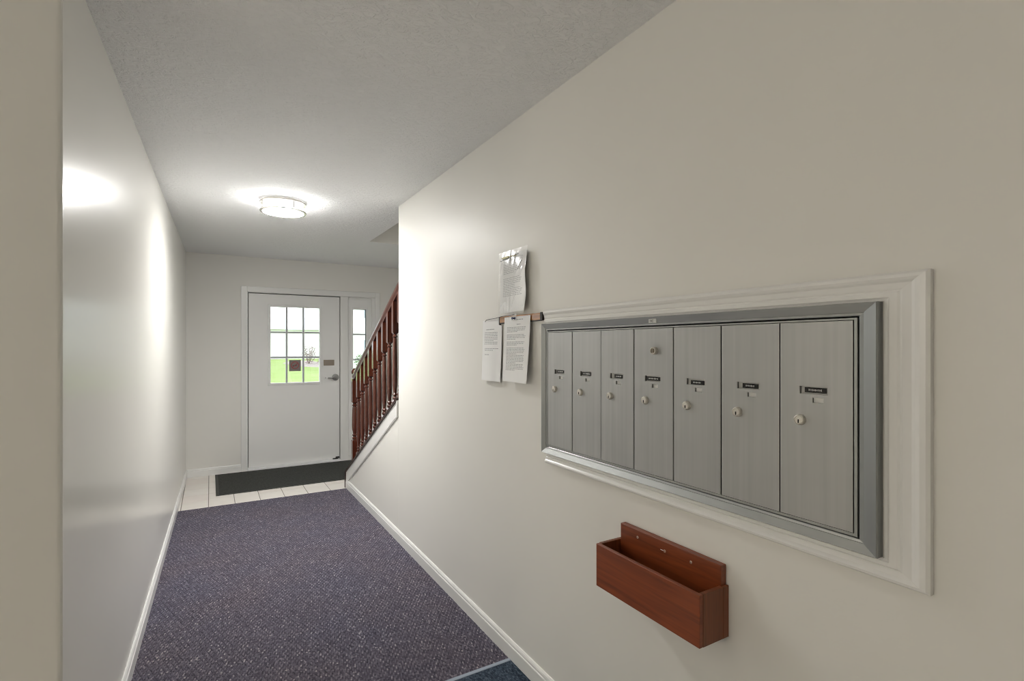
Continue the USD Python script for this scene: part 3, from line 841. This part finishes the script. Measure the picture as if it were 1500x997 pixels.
bY0, bY1, bZ0, bZ1, bX = 0.876, 1.282, 0.652, 0.787, 1.069
obj('back_board', WB(bx(1.161, 1.1825, 0.884, 1.268, 0.664, 0.841, 0.0015)), M_box, wb)
obj('front_board', WB(bx(bX, bX + 0.013, bY0 + 0.001, bY1 - 0.001, bZ0, bZ1, 0.0012)), M_box, wb)
obj('end_board', WB(bx(bX + 0.013, 1.1605, bY0, bY0 + 0.013, bZ0, bZ1 + 0.001, 0.0012)), M_boxend, wb)
obj('end_board', WB(bx(bX + 0.013, 1.1825, bY1 - 0.0135, bY1, bZ0, bZ1 + 0.001, 0.0012)), M_boxend, wb)
obj('end_cleat', WB(bx(1.1605, 1.1825, bY0, bY0 + 0.0075, bZ0, bZ1 + 0.001, 0.001)), M_boxend, wb)
obj('bottom_board', WB(bx(bX + 0.013, 1.1605, bY0 + 0.013, bY1 - 0.013, bZ0, bZ0 + 0.010)), M_box, wb)
for (y, z) in ((1.190, 0.818), (1.078, 0.813), (0.982, 0.815)):
    obj('screw', WB(lathe([(0, -0.003), (0.0045, -0.003), (0.0045, 0.0006), (0.0030, 0.0016), (0.0026, 0.0004), (0, 0.0004)], (1.161, y, z), 14, 'x')), M_screw, wb)
obj('splinter', WB(bx(1.1592, 1.1612, 1.083, 1.094, 0.8122, 0.8140, 0.0004)), M_paper, wb, label='pale chip in the back board')

# ------------------------------------------------------------------ notices on the wall


def sheet(y0, y1, z0, z1, bend, top_shift=0.0, skew=0.0, thick=0.0006, n=22, corner=None):
    """a sheet of paper, slightly off the wall; bend(u,v) is its distance from the wall. u runs from y1 (left) to y0, v from bottom to top"""
    us = np.linspace(0, 1, n)
    vs = np.linspace(0, 1, n)
    P = np.array([[(XR - bend(u, w), y1 + (y0 - y1) * u + skew * w, z0 + (z1 - z0) * w + top_shift * u * w) for u in us] for w in vs]).reshape(-1, 3)
    Q = P + [thick, 0, 0]
    f = []
    N = n * n
    for j in range(n - 1):
        for i in range(n - 1):
            q = (j * n + i, j * n + i + 1, (j + 1) * n + i + 1, (j + 1) * n + i)
            f += [(q[0], q[1], q[2]), (q[0], q[2], q[3]), (N + q[0], N + q[2], N + q[1]), (N + q[0], N + q[3], N + q[2])]
    rim = [i for i in range(n)] + [(j + 1) * n - 1 for j in range(1, n)] + [N - 1 - i for i in range(1, n)] + [(n - 1 - j) * n for j in range(1, n - 1)]
    for a_, b_ in zip(rim, rim[1:] + rim[:1]):
        f += [(a_, N + b_, b_), (a_, N + a_, N + b_)]
    m = trimesh.Trimesh(np.vstack([P, Q]), np.array(f), process=False)
    m.fix_normals()
    return m


def print_lines(y0, y1, z0, z1, bend, lines, skew=0.0, seed=1):
    """lines of print lying on a sheet: (v, u0, u1, height) each broken into words"""
    r = random.Random(seed)
    V, Fc = [], []
    for (w, u0, u1, h) in lines:
        u = u0
        while u < u1 - 0.01:
            e = min(u1, u + r.uniform(0.03, 0.10))
            for ua, ub in ((u, e),):
                k = len(V)
                steps = max(1, int((ub - ua) / 0.05))
                for q in range(steps + 1):
                    uu = ua + (ub - ua) * q / steps
                    for ww in (w - h / 2, w + h / 2):
                        V.append((XR - bend(uu, ww) - 0.0004, y1 + (y0 - y1) * uu + skew * ww, z0 + (z1 - z0) * ww))
                for q in range(steps):
                    p_ = k + 2 * q
                    Fc += [(p_, p_ + 2, p_ + 3), (p_, p_ + 3, p_ + 1)]
            u = e + 0.014
    return trimesh.Trimesh(np.array(V), np.array(Fc), process=False)


def smoothstep(x):
    x = np.clip(x, 0, 1)
    return x * x * (3 - 2 * x)


# left notice: hangs curled, gap at its bottom edge
def b1(u, w):
    return 0.004 + 0.010 * (1 - w) ** 1.5 + 0.006 * math.sin(math.pi * u) * (1 - 0.5 * w) + 0.004 * smoothstep((u - 0.75) * 4) * (1 - w)


p1 = thing('notice', 'left-hand printed notice sheet below the wooden strip, half blank', 'paper', group=None)
A1 = (2.086, 2.283, 1.253, 1.547)
obj('sheet', sheet(*A1, b1, skew=0.006), M_paper, p1, smooth=True)
ln = [(0.845, 0.22, 0.66, 0.016)] + [(0.795 - 0.027 * q, 0.12, 0.80 - (0.18 if q in (5, 9) else 0) * 1.0, 0.011) for q in range(8)] + [(0.53, 0.15, 0.86, 0.011), (0.503, 0.15, 0.60, 0.011), (0.43, 0.15, 0.40, 0.011)]
obj('print', print_lines(*A1, b1, ln, 0.006, 3), M_ink, p1, kind='stuff')


def b2(u, w):
    return 0.016 + 0.012 * (1 - w) ** 1.3 + 0.010 * smoothstep((u - 0.3) / 0.7) * (1 - w) ** 1.5 + 0.003 * math.sin(3 * u)


p2 = thing('notice', 'right-hand notice sheet pinned to the wooden strip, densely printed', 'paper')
A2 = (1.826, 2.048, 1.262, 1.552)
obj('sheet', sheet(*A2, b2), M_paper, p2, smooth=True)
ln = [(0.952, 0.30, 0.75, 0.012), (0.88, 0.52, 0.68, 0.012)] + [(0.835 - 0.0225 * q, 0.13, (0.86 if q not in (3, 8, 12, 18, 24, 29) else 0.55) - 0.02 * (q % 3), 0.0095) for q in range(30) if q not in (4, 9, 13)]
obj('print', print_lines(*A2, b2, ln, 0.0, 5), M_ink, p2, kind='stuff')


def b3(u, w):
    return 0.012 + 0.010 * smoothstep(u) * (1 - 0.3 * w) + 0.004 * math.sin(9 * w + 2 * u) * u + 0.006 * (1 - w)


p3 = thing('sleeved_notice', 'notice in a wrinkled clear plastic sleeve above the wooden strip', 'paper')
A3 = (1.856, 2.088, 1.572, 1.836)
obj('sheet', sheet(*A3, b3), M_paper, p3, smooth=True)
ln = [(0.965, 0.25, 0.72, 0.012)] + [(0.92 - 0.03 * q, 0.12, 0.88 - (0.30 if q in (8, 15, 16) else 0.04 * (q % 3)), 0.010) for q in range(22) if q not in (9, 10)]
obj('print', print_lines(*A3, b3, ln, 0.0, 9), M_ink, p3, kind='stuff')


def b3s(u, w):
    p_ = np.array([u * 3.0, w * 4.0, 0.3])
    q = float(meshkit.fbm(p_, 3, 4))
    cr = 0.0
    for (cu, cw, a_, l_, h_) in CREASES:
        du, dw = u - cu, w - cw
        al, ac = du * math.cos(a_) + dw * math.sin(a_), -du * math.sin(a_) + dw * math.cos(a_)
        cr += h_ * math.exp(-(al / l_) ** 2 - (ac / 0.018) ** 2)
    return b3(min(max(u, 0), 1), w) + 0.0035 + 0.004 * q + cr


CREASES = [(0.12, 0.80, 1.2, 0.10, 0.004), (0.45, 0.86, 1.6, 0.10, 0.004), (0.62, 0.84, 1.4, 0.08, 0.003), (0.80, 0.72, 0.7, 0.14, 0.004), (0.86, 0.62, 1.0, 0.06, 0.003),
           (0.35, 0.20, 1.9, 0.14, 0.004), (0.48, 0.18, 1.5, 0.16, 0.004), (0.62, 0.22, 1.1, 0.12, 0.003), (0.15, 0.14, 0.4, 0.10, 0.003), (0.25, 0.08, 1.4, 0.08, 0.003)]
obj('sleeve', sheet(1.846, 2.098, 1.563, 1.852, b3s, thick=0.0003, n=100), M_film, p3, smooth=True, label='clear wrinkled plastic sleeve')
obj('clip', cat_([bx(XR - 0.030, XR - 0.024, 1.990, 2.050, 1.818, 1.826, 0.001), bx(XR - 0.031, XR - 0.026, 1.925, 1.975, 1.819, 1.823, 0.0008)]), M_yellow, p3, label='yellowish paper clip')
obj('clip_wire', tube([(XR - 0.031, 2.06, 1.810), (XR - 0.032, 2.0, 1.815), (XR - 0.032, 1.93, 1.821), (XR - 0.031, 1.90, 1.823)], 0.0012, 6), M_darkline, p3)

# wooden strip the notices hang from
sp = thing('wooden_strip', 'narrow burnt-orange wooden strip with charred ends holding the notices', 'strip', loc=(XR, 1.92, 1.54))
WS = lambda m: as_tm(m).copy().apply_translation([-XR, -1.92, -1.54])
obj('strip', WS(bx(XR - 0.0125, XR - 0.0005, 1.758, 2.104, 1.5285, 1.5585, 0.002)), M_stick, sp)
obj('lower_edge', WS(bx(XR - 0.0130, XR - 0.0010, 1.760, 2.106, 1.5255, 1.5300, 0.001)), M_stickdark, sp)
obj('charred_end', WS(bx(XR - 0.0130, XR - 0.0003, 1.7430, 1.7600, 1.5270, 1.5610, 0.002)), M_stickdark, sp)
obj('charred_end', WS(bx(XR - 0.0130, XR - 0.0003, 2.0980, 2.1085, 1.5200, 1.5560, 0.001)), M_stickdark, sp)
obj('nail', WS(lathe([(0, -0.002), (0.005, -0.002), (0.0045, 0.003), (0, 0.005)], (XR - 0.0125, 1.842, 1.5485), 12, 'x')), M_pinwhite, sp, label='pale nail head')
obj('top_edge_line', tube([(XR - 0.010, 2.252, 1.5415), (XR - 0.013, 2.235, 1.5480), (XR - 0.014, 2.20, 1.5510), (XR - 0.014, 2.14, 1.5530), (XR - 0.026, 2.05, 1.5575), (XR - 0.026, 1.95, 1.5600)], 0.0016, 6), M_darkline, None, label='thin dark wire along the top edge of the notices', cat='mark')  # thin dark line drawn as a tube
pp = thing('push_pin', 'dark blue push pin through the right-hand notice', 'pin', loc=(XR - 0.0205, 1.948, 1.5440))
obj('pin_head', lathe([(0, 0.0), (0.0055, 0.0), (0.0055, 0.002), (0.0032, 0.004), (0.0032, 0.010), (0.0060, 0.013), (0.0055, 0.015), (0, 0.0155)], (0, 0, 0), 14, 'x'), M_pin, pp, smooth=35)
obj('pin_point', lathe([(0, -0.012), (0.0007, -0.010), (0.0007, 0.001), (0, 0.001)], (0, 0, 0), 8, 'x'), M_nickel, pp)
obj('clear_tape', sheet(1.928, 1.992, 1.530, 1.572, lambda u, w: 0.0225 + 0.004 * w, thick=0.0003, n=4), M_film, None, label='short piece of clear tape over the top of the right-hand notice', cat='tape')

# ------------------------------------------------------------------ outside


def ground_z(x, y):
    return -0.12 + 0.0145 * np.maximum(0, y - 8)


gx, gy = np.meshgrid(np.linspace(-25, 40, 66), np.linspace(6.72, 70, 64), indexing='ij')
gzv = ground_z(gx, gy) + 0.05 * meshkit.fbm(np.stack([gx * 0.3, gy * 0.3, gx * 0], -1), 3, 2)
V = np.stack([gx, gy, gzv], -1).reshape(-1, 3)
n1 = 64
Fq = [(i * n1 + j, (i + 1) * n1 + j, (i + 1) * n1 + j + 1, i * n1 + j + 1) for i in range(65) for j in range(63)]
obj('lawn', (V, np.array(Fq)), M_grass, label='bright sunlit lawn beyond the entrance door', cat='grass', kind='stuff', smooth=True)
obj('door_step', bx(0.1, 2.1, 6.72, 8.2, -0.14, -0.02, 0.01), M_concrete, label='pale concrete step outside the entrance door', cat='step')


def building(x0, x1, y0, y1, z0, eave, ridge, label, wins):
    g = thing('building', label, 'building', loc=(0, 0, 0))
    n = int((eave - z0) / 0.16)
    rows = []
    for q in range(n):
        za = z0 + (eave - z0) * q / n
        zb_ = z0 + (eave - z0) * (q + 1) / n
        rows.append(prism([(y0 - 0.02, za), (y0 + 0.1, za), (y0 + 0.1, zb_), (y0 - 0.002, zb_)], 'x', x0, x1))
    obj('siding', cat_(rows), M_siding, g, kind='stuff')
    obj('wall', bx(x0, x1, y0 + 0.1, y1, z0 - 0.5, eave), M_siding, g)
    obj('roof', prism([(y0 - 0.4, eave), (y1 + 0.4, eave), ((y0 + y1) / 2, ridge)], 'x', x0 - 0.3, x1 + 0.3), M_shingle, g)
    for (wx0, wx1, wz0, wz1) in wins:
        f_ = obj('window', bx(wx0 - 0.08, wx1 + 0.08, y0 - 0.06, y0 + 0.02, wz0 - 0.08, wz1 + 0.08), M_siding, g)
        obj('window_glass', bx(wx0, wx1, y0 - 0.07, y0 - 0.055, wz0, wz1), M_extglass, g)
    return g


building(-8, 11.4, 44, 52, 0.2, 2.75, 3.9, 'long low white building far across the lawn', [])
building(6.82, 16.0, 27.0, 35, 0.0, 5.2, 7.6, 'tall pale sided house beyond the narrow sidelight', [(6.93, 7.7, 1.20, 1.74), (6.93, 7.7, 2.9, 3.8)])
obj('mulch_bed', prism(Polygon([(4.4, 19.6), (6.3, 19.2), (9.6, 20.0), (9.8, 24), (7.5, 25), (5.2, 23.5)]), 'z', 0.0, 0.0).apply_translation([0, 0, 0]) if False else
    trimesh.Trimesh(*(lambda P: (np.vstack([np.array([(x, y, float(ground_z(x, y)) + 0.03) for x, y in P]), [(np.mean([p[0] for p in P]), np.mean([p[1] for p in P]), float(ground_z(0, 35)) + 0.22)]]),
                                 np.array([(i, (i + 1) % len(P), len(P)) for i in range(len(P))])))([(4.0, 36.0), (4.6, 31.5), (5.4, 29.8), (6.5, 29.4), (6.6, 33.0), (6.5, 37.0), (6.2, 40.0), (5.0, 40.0)]), process=False),
    M_mulch, label='brownish mulch bed at the edge of the lawn', cat='garden bed')


def shrub(x, y, h, w, m, label, n, seed):
    r = np.random.default_rng(seed)
    z = float(ground_z(x, y)) + 0.05
    g = thing('shrub', label, 'shrub', loc=(x, y, z))
    d = r.normal(size=(n, 3))
    d /= np.linalg.norm(d, axis=1, keepdims=True)
    c_ = d * (r.random((n, 1)) ** 0.4) * [w / 2, w / 2, h / 2] + [0, 0, h * 0.55]
    V_, F_ = [], []
    for p_ in c_:
        a_ = r.normal(size=3); a_ /= np.linalg.norm(a_)
        b_ = np.cross(a_, r.normal(size=3)); b_ /= np.linalg.norm(b_)
        l_ = 0.05
        k_ = len(V_)
        V_ += [p_ - a_ * l_, p_ + b_ * l_ * 0.5, p_ + a_ * l_, p_ - b_ * l_ * 0.5]
        F_ += [(k_, k_ + 1, k_ + 2), (k_, k_ + 2, k_ + 3)]
    obj('foliage', trimesh.Trimesh(np.array(V_), np.array(F_), process=False), m, g, kind='stuff')
    st_ = [tube([(0, 0, -0.05), (0.15 * w * math.cos(q), 0.15 * w * math.sin(q), h * 0.4), (0.4 * w * math.cos(q), 0.4 * w * math.sin(q), h * 0.9)], 0.012, 5) for q in np.linspace(0, 5.2, 5)]
    obj('stem', cat_(st_), M_twig, g)


shrub(5.15, 33.0, 1.15, 0.9, M_leaf2, 'thin purplish shrub in the mulch bed seen through the right lower panes', 260, 1)
shrub(5.95, 32.4, 0.6, 1.0, M_leaf2, 'low purplish shrub in the mulch bed beside the thin shrub', 220, 2)
shrub(6.5, 25.4, 0.85, 0.9, M_leaf, 'green shrub below the window of the sided house', 500, 3)
